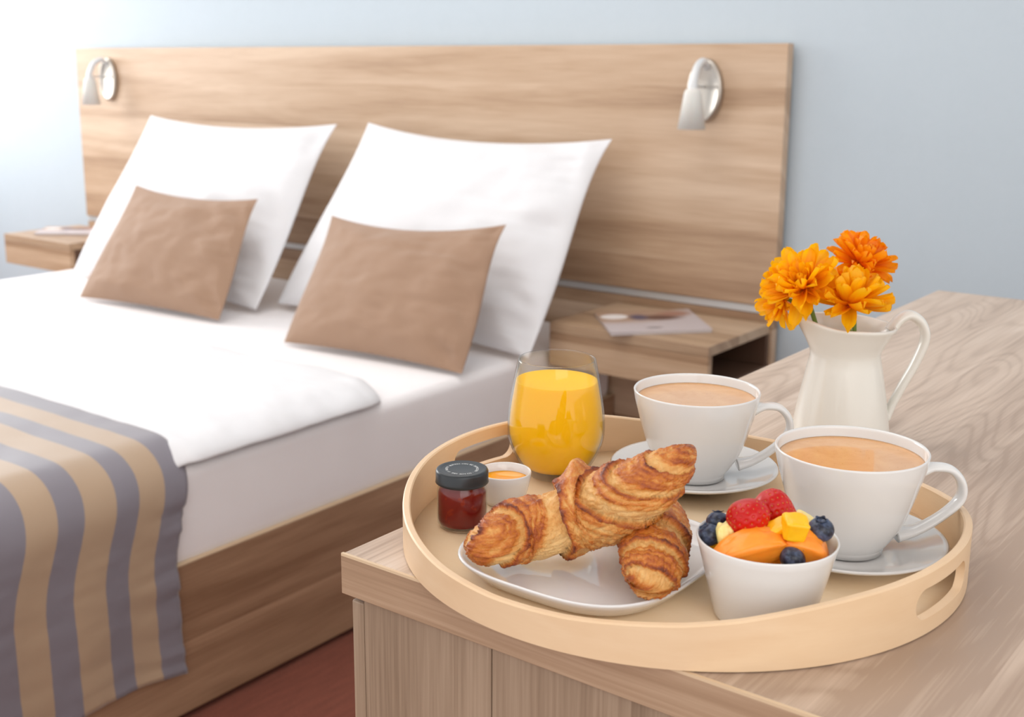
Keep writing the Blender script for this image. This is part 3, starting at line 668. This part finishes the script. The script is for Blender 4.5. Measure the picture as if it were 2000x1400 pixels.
# ================================================================== CROISSANTS
def croissant(spine, radii, eL, eR, label, seed, peak=None, slantL=0.0, slantR=0.06, phase=0.0, squash=0.92, Nt=420, Np=220):
    P = spline(spine, Nt); R = spline([(r, 0) for r in radii], Nt)[:, 0]
    T = np.gradient(P, axis=0); T /= np.linalg.norm(T, axis=1)[:, None]
    V = np.empty((Nt, Np, 3)); bake = np.zeros((Nt, Np))
    ups = np.array([0, 0, 1.0])
    ph = np.linspace(0, 2*np.pi, Np, endpoint=False)
    for i in range(Nt):
        t_ = i/(Nt-1); tn = T[i]; b = np.cross(tn, ups); b /= np.linalg.norm(b); nn = np.cross(b, tn)
        for j in range(Np):
            a = ph[j]; ca, sa = math.cos(a), math.sin(a)          # sa=1 top, ca=1 towards b
            jn = 0.010*fbm(ca*1.5+seed, sa*1.5, t_*2) + 0.004*fbm(ca*6, sa*6+seed, 3)
            sl = math.sin(a+phase)
            tl = t_ + jn + slantL*sl; tr = t_ + jn + slantR*sl
            w = 1.0; side = 0; bk = 0.72; mult = 1.04
            if tl < eL[0]:
                side = -1
                for k in range(len(eL)):
                    nxt = eL[k+1] if k+1 < len(eL) else -0.06
                    if tl >= nxt or k == len(eL)-1: w = (eL[k]-tl)/(eL[k]-nxt); kk = k; break
            elif tr > eR[0]:
                side = 1
                for k in range(len(eR)):
                    nxt = eR[k+1] if k+1 < len(eR) else 1.06
                    if tr <= nxt or k == len(eR)-1: w = (tr-eR[k])/(nxt-eR[k]); kk = k; break
            if side:
                w = min(1, max(0, w)); lo = 0.80 if kk == 0 else 0.86
                mult = lo + (1.05-lo)*(1-(1-w)**1.7)
                pale = (0.34 if side < 0 else 0.50) if kk == 0 else 0.16
                g = min(1, max(0, (w-pale)/0.22))
                bk = 0.20+0.40*g*g*(3-2*g) + 0.30*max(0, (w-0.88)/0.12)
            else:
                wl = max(0, (tl-eL[0])); wr_ = max(0, (eR[0]-tr)); m_ = min(wl, wr_)
                mult = 1.06-0.035*min(1, m_/0.03)+0.02*math.exp(-((m_-0.05)/0.03)**2)
                bk = 0.56+0.40*math.exp(-(m_/0.011)**2)-0.12*math.exp(-((m_-0.05)/0.02)**2)
            # flaky fine layers run parallel to the wrap edges
            u = (tl if side < 0 else tr)
            fl = fbm(u*75+seed, ca*1.2, sa*1.2+seed, 3); fl2 = fbm(u*190+seed, ca*2, sa*2, 2)
            iso = fbm(ca*4+seed, sa*4, t_*16, 4)+0.6*fbm(ca*9+seed, sa*9, t_*40, 3)
            br = min(1, max(0, (bk-0.2)/0.4))
            taper = min(1, t_*12, (1-t_)*12)
            r = R[i]*mult + taper*(0.0007*fl*br+0.0004*fl2*br+0.0015*iso)
            if peak: r += peak[2]*math.exp(-((t_-peak[0])/0.022)**2)*max(0, math.cos(a-peak[1]))**8
            bk += 0.30*fl*br + 0.15*iso - 0.12*max(0, -sa) + 0.06*sa - 0.05
            V[i, j] = P[i]+b*(ca*r*1.0)+nn*(sa*r*squash)
            bake[i, j] = bk
    o = mesh('croissant', np.r_[V.reshape(-1, 3), [P[0]-T[0]*R[0]*0.4], [P[-1]+T[-1]*R[-1]*0.4]],
             grid_faces(Nt, Np, wrapv=True)+[(j, Nt*Np, (j+1) % Np) for j in range(Np)]+[((Nt-1)*Np+j, (Nt-1)*Np+(j+1) % Np, Nt*Np+1) for j in range(Np)],
             M['crust'], None, (float(P[:, 0].mean()), float(P[:, 1].mean()), float(V[:, :, 2].min())))
    at_ = o.data.attributes.new('bake', 'FLOAT', 'POINT'); at_.data.foreach_set('value', np.r_[bake.ravel(), [0.6, 0.6]])
    return tag(o, label, 'croissant', 'croissants on the plate')
sp = [(915, 1066, .7780), (937, 1061, .7830), (962, 1058, .7875), (1012, 1037, .7900), (1075, 1027, .7920), (1130, 1000, .8020), (1175, 990, .8080), (1212, 975, .8180), (1250, 957, .8280), (1290, 928, .8380), (1325, 900, .8460), (1350, 876, .8500)]
croissant([onz(q[0], q[1], q[2]-0.0045) for q in sp], [.0045, .0118, .0178, .0222, .0248, .0275, .0275, .0262, .0240, .0190, .0120, .0035],
          (0.400, 0.215, 0.125), (0.645, 0.790, 0.905), 'golden croissant resting across the other one, its tip raised', 2.0, peak=(0.485, 1.75, 0.009), slantL=-0.04, slantR=0.105, phase=0.3)
sp2 = [(1269, 1158, .7740), (1272, 1135, .7830), (1277, 1098, .7880), (1277, 1055, .7905), (1262, 1015, .7920), (1235, 985, .7900), (1200, 962, .7850), (1170, 948, .7800)]
croissant([onz(q[0], q[1], q[2]-0.0045) for q in sp2], [.0065, .0150, .0205, .0235, .0245, .0220, .0150, .0050],
          (0.42, 0.29, 0.17, 0.07), (0.62, 0.75, 0.88), 'darker baked croissant lying underneath, its end pointing at the viewer', 9.0, slantL=0.03, slantR=0.02, phase=0.9)

# ================================================================== FRUIT BOWL
bc = (-0.2958, 0.6605, ZT)
bowl_p = [(0, 0.0022), (0.0255, 0.0018), (0.0268, 0.0002), (0.0288, 0.0004), (0.0298, 0.0030), (0.0352, 0.0260), (0.0405, 0.0500), (0.0418, 0.0555), (0.0414, 0.0565), (0.0404, 0.0560), (0.0392, 0.0500), (0.0340, 0.0260), (0.0285, 0.0055), (0.0270, 0.0040), (0, 0.0038)]
bowl_p = [(a*1.045, b*0.945) for a, b in bowl_p]
bw = lathe('fruit_bowl', bowl_p, bc, M['porcelain'], None, n=128, origin=bc)
tag(bw, 'small white porcelain bowl filled with mixed fruit', 'bowl')
RH = np.array([RIGHT[0], RIGHT[1], 0]); RH /= np.linalg.norm(RH); AH = np.array([-RH[1], RH[0], 0])   # right / away, horizontal
def bp(px, py, dz):
    """point over the bowl seen at pixel px,py at height dz above the tray floor"""
    return onz(px, py, 0.7505+dz)

def blueberry(p, r, up_, label):
    up_ = np.array(up_, float); up_ /= np.linalg.norm(up_)
    a = np.cross(up_, (0.3, 0.9, 0.1)); a /= np.linalg.norm(a); b = np.cross(up_, a)
    rt = thing('blueberry', tuple(p-np.array([0, 0, r])), label, 'blueberry', 'blueberries in the fruit bowl')
    V = []; nu, nv = 28, 36
    for i in range(nu):
        th = math.pi*i/(nu-1)*0.999+0.0005
        for j in range(nv):
            ph = 2*math.pi*j/nv
            rr = r*(1+0.012*fbm(math.cos(ph)*2+p[0]*99, math.sin(ph)*2, th))
            zz = math.cos(th)*0.90; rad = math.sin(th)
            if th < 0.50: zz -= 0.16*(0.5-th)/0.5+0.03*(th < 0.3)
            V.append(p+rr*(a*math.cos(ph)*rad+b*math.sin(ph)*rad+up_*zz))
    mesh('berry', V, grid_faces(nu, nv, wrapv=True)+[tuple(range(nv)), tuple(range((nu-1)*nv, nu*nv))], M['blueberry'], rt)
    # star shaped crown
    V = []; n = 30
    for k, (rd, zz) in enumerate(((0.34, 0.84), (0.46, 0.93), (0.44, 0.955), (0.30, 0.82))):
        for j in range(n):
            ph = 2*math.pi*j/n; q = (1+0.16*math.cos(5*ph)) if k in (1, 2) else 1
            V.append(p+r*(a*math.cos(ph)*rd*q+b*math.sin(ph)*rd*q+up_*(zz-(0.0 if k in (0, 3) else 0.06*(1-math.cos(5*ph)))*0.5)))
    mesh('crown', V, grid_faces(4, n, wrapv=True, wrapu=True), M['blueberry'], rt)
blueberry(bp(1402, 1019, 0.0590), 0.0075, (-0.2, 0.3, 0.8), 'blueberry at the left back of the bowl, upper of the two touching ones')
blueberry(bp(1386, 1044, 0.0545), 0.0076, (-0.5, -0.2, 0.7), 'blueberry against the left bowl wall, lower of the two touching ones')
blueberry(bp(1603, 1034, 0.0635), 0.0082, (0.05, -0.15, 1), 'blueberry with its crown showing, perched at the right side of the bowl')
blueberry(bp(1548, 1091, 0.0505), 0.0080, (0.3, 0.6, 0.6), 'blueberry at the front edge of the bowl by the melon')

def strawberry(p, axis, L, W, label, seed):
    """axis points from the stem end to the tip"""
    axis = np.array(axis, float); axis /= np.linalg.norm(axis)
    a = np.cross(axis, (0.2, 0.1, 0.95)); a /= np.linalg.norm(a); b = np.cross(axis, a)
    rt = thing('strawberry', tuple(p-np.array([0, 0, W*0.9])), label, 'strawberry', 'strawberries in the fruit bowl')
    nu, nv = 90, 120
    def surf(t_, ph):
        rad = W*(math.sin(math.pi*min(1, t_**0.72))**0.62)*(1-0.25*t_**2) if 0 < t_ < 1 else 0
        return rad, (t_-0.45)*L
    seeds = []
    for k in range(140):
        t_ = (k+0.5)/140; ph = k*2.39996; seeds.append((0.06+0.88*t_, ph % (2*math.pi)))
    SP = []
    for ts, ps in seeds:
        rd, ax_ = surf(ts, ps); SP.append((ax_, rd*math.cos(ps), rd*math.sin(ps)))
    SP = np.array(SP); V = []
    for i in range(nu):
        t_ = 0.0005+0.999*i/(nu-1)
        for j in range(nv):
            ph = 2*math.pi*j/nv; rd, ax_ = surf(t_, ph)
            q = np.array([ax_, rd*math.cos(ph), rd*math.sin(ph)]); d = math.sqrt(((SP-q)**2).sum(1).min())
            dent = 0.00075*math.exp(-(d/0.0011)**2)
            rd2 = rd*(1+0.04*fbm(q[0]*90+seed, q[1]*90, q[2]*90, 2))-dent*(1 if rd > 0.002 else 0)
            V.append(p+axis*ax_+a*rd2*math.cos(ph)+b*rd2*math.sin(ph))
    mesh('flesh', V, grid_faces(nu, nv, wrapv=True)+[tuple(range(nv)), tuple(range((nu-1)*nv, nu*nv))], M['strawberry'], rt)
    V = []; Fc = []
    for (ax_, x, y) in SP:
        rd = math.hypot(x, y)
        if rd < 0.003: continue
        rn = (a*x+b*y)/rd; tg = np.cross(rn, axis); c0 = p+axis*ax_+rn*(rd-0.0006)
        k = len(V); V += [c0+axis*0.0007, c0+tg*0.00036, c0-axis*0.0006, c0-tg*0.00036, c0+rn*0.00042, c0-rn*0.0004]
        Fc += [(k, k+1, k+4), (k+1, k+2, k+4), (k+2, k+3, k+4), (k+3, k, k+4), (k+1, k, k+5), (k+2, k+1, k+5), (k+3, k+2, k+5), (k, k+3, k+5)]
    tag(mesh('seeds', V, Fc, M['seed'], rt, smooth=False), kind='stuff')
strawberry(bp(1463, 1018, 0.0660), RH*0.22+np.array([0, 0, -1])-AH*0.25, 0.0315, 0.0142, 'strawberry at the front left of the fruit pile', 1.0)
strawberry(bp(1514, 999, 0.0660), RH*1.0+np.array([0, 0, -0.60])-AH*0.1, 0.0320, 0.0138, 'strawberry lying behind, against the front coffee cup side', 5.0)

def chunk(name, p, size, ax_u, ax_v, bend, mat, label, cat, group=None, seed=0, rnd=0.3, taper=0.0):
    """rounded lump: superellipsoid bent along its long axis"""
    u = np.array(ax_u, float); u /= np.linalg.norm(u); v = np.array(ax_v, float); v -= u*(u@v); v /= np.linalg.norm(v); w_ = np.cross(u, v)
    V = []; nu, nv = 40, 56
    def sg(x, e): return math.copysign(abs(x)**e, x)
    for i in range(nu):
        th = -math.pi/2+math.pi*i/(nu-1)*0.9999
        for j in range(nv):
            ph = 2*math.pi*j/nv
            x = sg(math.cos(th), rnd)*sg(math.cos(ph), rnd); y = sg(math.cos(th), rnd)*sg(math.sin(ph), rnd); z = sg(math.sin(th), rnd)
            k = 1-taper*x*x
            n_ = 1+0.11*fbm(x*1.3+seed, y*1.3, z*1.3, 3)
            q = p+u*x*size[0]*n_+v*(y*size[1]*k*n_)+w_*(z*size[2]*k*n_)+w_*(-bend*x*x*size[0])
            V.append(q)
    return tag(mesh(name, V, grid_faces(nu, nv, wrapv=True)+[tuple(range(nv)), tuple(range((nu-1)*nv, nu*nv))], mat, None, tuple(p-np.array([0, 0, min(size)]))), label, cat, group)
Z3 = np.array([0, 0, 1.0])
chunk('cantaloupe_piece', bp(1463, 1072, 0.0540), (0.0225, 0.0100, 0.0100), RH*1+Z3*0.32, AH*1+Z3*0.5, 0.16, M['melon'], 'curved orange melon slice at the front left of the bowl', 'melon piece', 'melon pieces in the bowl', 1, 0.42, 0.30)
chunk('cantaloupe_piece', bp(1572, 1068, 0.0540), (0.0180, 0.0110, 0.0105), RH*1-Z3*0.45, AH*1+Z3*0.5, 0.45, M['melon'], 'curved orange melon slice at the right, behind the front blueberry', 'melon piece', 'melon pieces in the bowl', 2, 0.45, 0.30)
chunk('mango_piece', bp(1552, 1029, 0.0690), (0.0072, 0.0070, 0.0066), RH*1-Z3*0.1, AH*1+Z3*0.3, 0.0, M['mango'], 'bright yellow mango cube on top of the fruit', 'mango piece', 'mango pieces in the bowl', 3, 0.28)
chunk('mango_piece', bp(1522, 1034, 0.0640), (0.0105, 0.0060, 0.0055), RH*1+Z3*0.55, AH*1+Z3*0.3, 0.1, M['mango'], 'deeper yellow mango piece wedged under the top cube', 'mango piece', 'mango pieces in the bowl', 4, 0.4)
chunk('pineapple_piece', bp(1418, 1052, 0.0550), (0.0100, 0.0055, 0.0070), RH*(-0.2)+Z3*1, RH, 0.0, M['pineapple'], 'pale pineapple chunk standing left of the front strawberry', 'pineapple piece', 'pineapple pieces in the bowl', 5, 0.45, 0.25)
chunk('pineapple_piece', bp(1582, 1030, 0.0560), (0.0120, 0.0080, 0.0060), RH*1-Z3*0.7, AH*1, 0.0, M['pineapple'], 'pale pineapple chunk peeking out behind the crowned blueberry', 'pineapple piece', 'pineapple pieces in the bowl', 6, 0.45)
chunk('mango_piece', bp(1402, 1068, 0.0450), (0.0070, 0.0060, 0.0055), RH*1+Z3*0.1, AH, 0.0, M['mango'], 'yellow mango piece low at the left wall of the bowl', 'mango piece', 'mango pieces in the bowl', 7, 0.4)
chunk('mango_piece', (bc[0]+0.002, bc[1]+0.002, ZT+0.0310), (0.022, 0.021, 0.0100), RH, AH, 0.0, M['mango'], 'large mango piece at the bottom of the bowl under the other fruit', 'mango piece', 'mango pieces in the bowl', 8, 0.7)

# ================================================================== JUG
jg = onz(1640, 850, ZD); jg[2] = ZD+0.0003
jug = thing('milk_jug', tuple(jg), 'white enamel jug with flared rim, big handle and orange flowers in it', 'jug')
SR = RH; SA = AH
prof = [(0.0, 0.0), (0.0430, 0.0), (0.0448, 0.0015), (0.0444, 0.006), (0.0425, 0.020), (0.0395, 0.038), (0.0362, 0.056), (0.0335, 0.070), (0.0318, 0.0785), (0.0322, 0.083), (0.0350, 0.090), (0.0390, 0.098), (0.0420, 0.1045), (0.0436, 0.1065), (0.0440, 0.1085), (0.0430, 0.1100),
        (0.0415, 0.1090), (0.0380, 0.098), (0.0338, 0.090), (0.0310, 0.083), (0.0306, 0.0785), (0.0325, 0.070), (0.0350, 0.056), (0.0383, 0.038), (0.0412, 0.020), (0.0428, 0.006), (0.0, 0.004)]
V = []; n = 96; rows = []
pp = np.array(prof)
for r, z in pp:
    for k in range(n):
        a = 2*math.pi*k/n; cx_ = math.cos(a)       # a=0 towards the handle (RH)
        sp_ = max(0, -cx_)**6                        # spout lobe
        f_ = max(0, (z-0.078)/0.032)
        rr = r*(1+0.16*sp_*f_) if r > 0 else 0
        zz = z+f_*(0.0085*max(0, -cx_)**3-0.003*max(0, cx_))
        p = jg+(SR*math.cos(a)+SA*math.sin(a))*rr; V.append((p[0], p[1], jg[2]+zz))
mesh('jug_body', V, grid_faces(len(prof), n, wrapv=True), M['jug'], jug)
def J(side, z, depth=0.0): q = jg+SR*side+SA*depth; return (q[0], q[1], jg[2]+z)
tube('handle', [J(0.0400, 0.1010), J(0.0480, 0.1120), J(0.0580, 0.1160), J(0.0690, 0.1080), J(0.0730, 0.0930), J(0.0660, 0.0710), J(0.0560, 0.0500), J(0.0470, 0.0300), J(0.0420, 0.0170)],
     [0.0050, 0.0046, 0.0046, 0.0044, 0.0042, 0.0040, 0.0038, 0.0036, 0.0042], M['jug'], jug, n=24, flat=1.7, side=tuple(SA), samples=72)

# ================================================================== FLOWERS
def petal_mesh(L, W, cup_, curl, notch, nm):
    nu, nv = 10, 7; V = []
    for i in range(nu+1):
        t_ = i/nu
        wd = W*(0.30+0.70*math.sin(math.pi*min(1, 0.10+t_*0.72))**0.8)*(1-max(0, (t_-0.80)/0.20)**2*0.72)
        for j in range(nv+1):
            v = j/nv*2-1
            x = L*t_*(1-0.06*abs(v)**2*(t_ > 0.9)) - (notch*L*(1-abs(v)*2 if abs(v) < .5 else 0)*0.06 if i == nu else 0)
            V.append((x, wd*v/2, cup_*W*(v*v)*0.6+curl*L*t_*t_+0.03*W*math.cos(v*9)))
    me = bpy.data.meshes.new(nm); me.from_pydata(V, [], grid_faces(nu+1, nv+1))
    me.materials.append(M['petal']); me.polygons.foreach_set('use_smooth', [True]*len(me.polygons)); return me
PM = {}
for key, mt in (('a', 'petal'), ('b', 'petal_deep')):
    PM[key] = [petal_mesh(0.034, 0.0122, 0.5, 0.10, 1, 'petal'), petal_mesh(0.034, 0.0112, 0.7, -0.12, 0, 'petal'), petal_mesh(0.031, 0.0125, 0.9, 0.22, 1, 'petal')]
    for m in PM[key]: m.materials[0] = M[mt]
def flower(px, py, depth, nrm, size, layers, label, key, seed, stem_to):
    rng = random.Random(seed)
    base = jg+SA*depth
    d = ray(px, py); n_ = np.array([FWD[0], FWD[1], 0]); tt = ((base-CAM)@n_)/(d@n_); c = CAM+d*tt
    nrm = RH*nrm[0]+AH*nrm[1]+Z3*nrm[2]; nrm = nrm/np.linalg.norm(nrm)
    rt = thing('flower', tuple(c), label, 'flower', 'orange flowers in the jug')
    a = np.cross(nrm, (0.1, 0.2, 0.97)); a /= np.linalg.norm(a); b = np.cross(nrm, a)
    c0 = c-nrm*0.006*size
    # disc
    V = []
    for i in range(8):
        th = math.pi/2*i/7
        for j in range(20): V.append(c0+(a*math.cos(2*math.pi*j/20)+b*math.sin(2*math.pi*j/20))*0.0062*size*math.cos(th)+nrm*0.004*size*math.sin(th))
    mesh('flower_centre', V, grid_faces(8, 20, wrapv=True), M['disc'], rt)
    st = np.array(stem_to)
    tube('stem', [c0-nrm*0.001, c0-nrm*0.010+(st-c0)*0.06, (c0+st)/2-nrm*0.004, st], 0.0021, M['stem'], rt, n=12, samples=20)
    for cnt, elev, ln, off in layers:
        for k in range(cnt):
            ang = 2*math.pi*(k+off)/cnt+rng.uniform(-0.12, 0.12); e_ = math.radians(elev+rng.uniform(-11, 11))
            rad = a*math.cos(ang)+b*math.sin(ang); dr = rad*math.cos(e_)+nrm*math.sin(e_)
            up_ = -rad*math.sin(e_)+nrm*math.cos(e_); sd = np.cross(up_, dr)
            s_ = ln*size*rng.uniform(0.85, 1.08); tw = rng.uniform(-0.35, 0.35)
            up2 = up_*math.cos(tw)+sd*math.sin(tw); sd2 = np.cross(up2, dr)
            o = bpy.data.objects.new('petal', rng.choice(PM[key])); COL.objects.link(o); o.parent = rt
            pos = (c0+rad*0.003*size+nrm*0.001*math.sin(e_))-c
            wd = s_*rng.uniform(0.9, 1.15)
            o.matrix_local = Matrix(((dr[0]*s_, sd2[0]*wd, up2[0]*s_, pos[0]), (dr[1]*s_, sd2[1]*wd, up2[1]*s_, pos[1]), (dr[2]*s_, sd2[2]*wd, up2[2]*s_, pos[2]), (0, 0, 0, 1)))
LY = [(15, 2, 1.0, 0), (14, 22, 0.96, .5), (12, 42, 0.85, .2), (9, 62, 0.68, .6), (6, 78, 0.5, .1)]
flower(1566, 552, -0.012, (-0.45, -0.55, 0.75), 1.12, LY, 'largest golden orange flower, leaning left over the jug spout', 'a', 3, J(-0.012, 0.060))
flower(1520, 590, 0.006, (-0.85, -0.35, -0.10), 0.80, [(12, 5, 1.0, 0), (10, 28, 0.9, .5), (8, 55, 0.7, .2)], 'drooping golden flower hanging lowest at the left, beyond the jug rim', 'a', 5, J(-0.020, 0.070, 0.01))
flower(1684, 507, 0.022, (0.30, -0.35, 0.85), 0.98, [(16, -6, 1.0, 0), (15, 14, 1.0, .5), (14, 34, 0.95, .2), (11, 55, 0.85, .6), (7, 75, 0.7, .3)], 'deep orange flower standing highest, at the right back', 'b', 8, J(0.012, 0.060, 0.01))
flower(1662, 584, -0.022, (0.10, -0.22, 0.95), 1.10, [(12, 0, 0.98, 0), (12, 10, 1.0, .5), (11, 38, 1.05, .2), (9, 62, 1.0, .6), (5, 78, 0.8, 0)], 'golden orange flower in front on the right, petals upright, green stem showing', 'a', 12, J(0.010, 0.070))
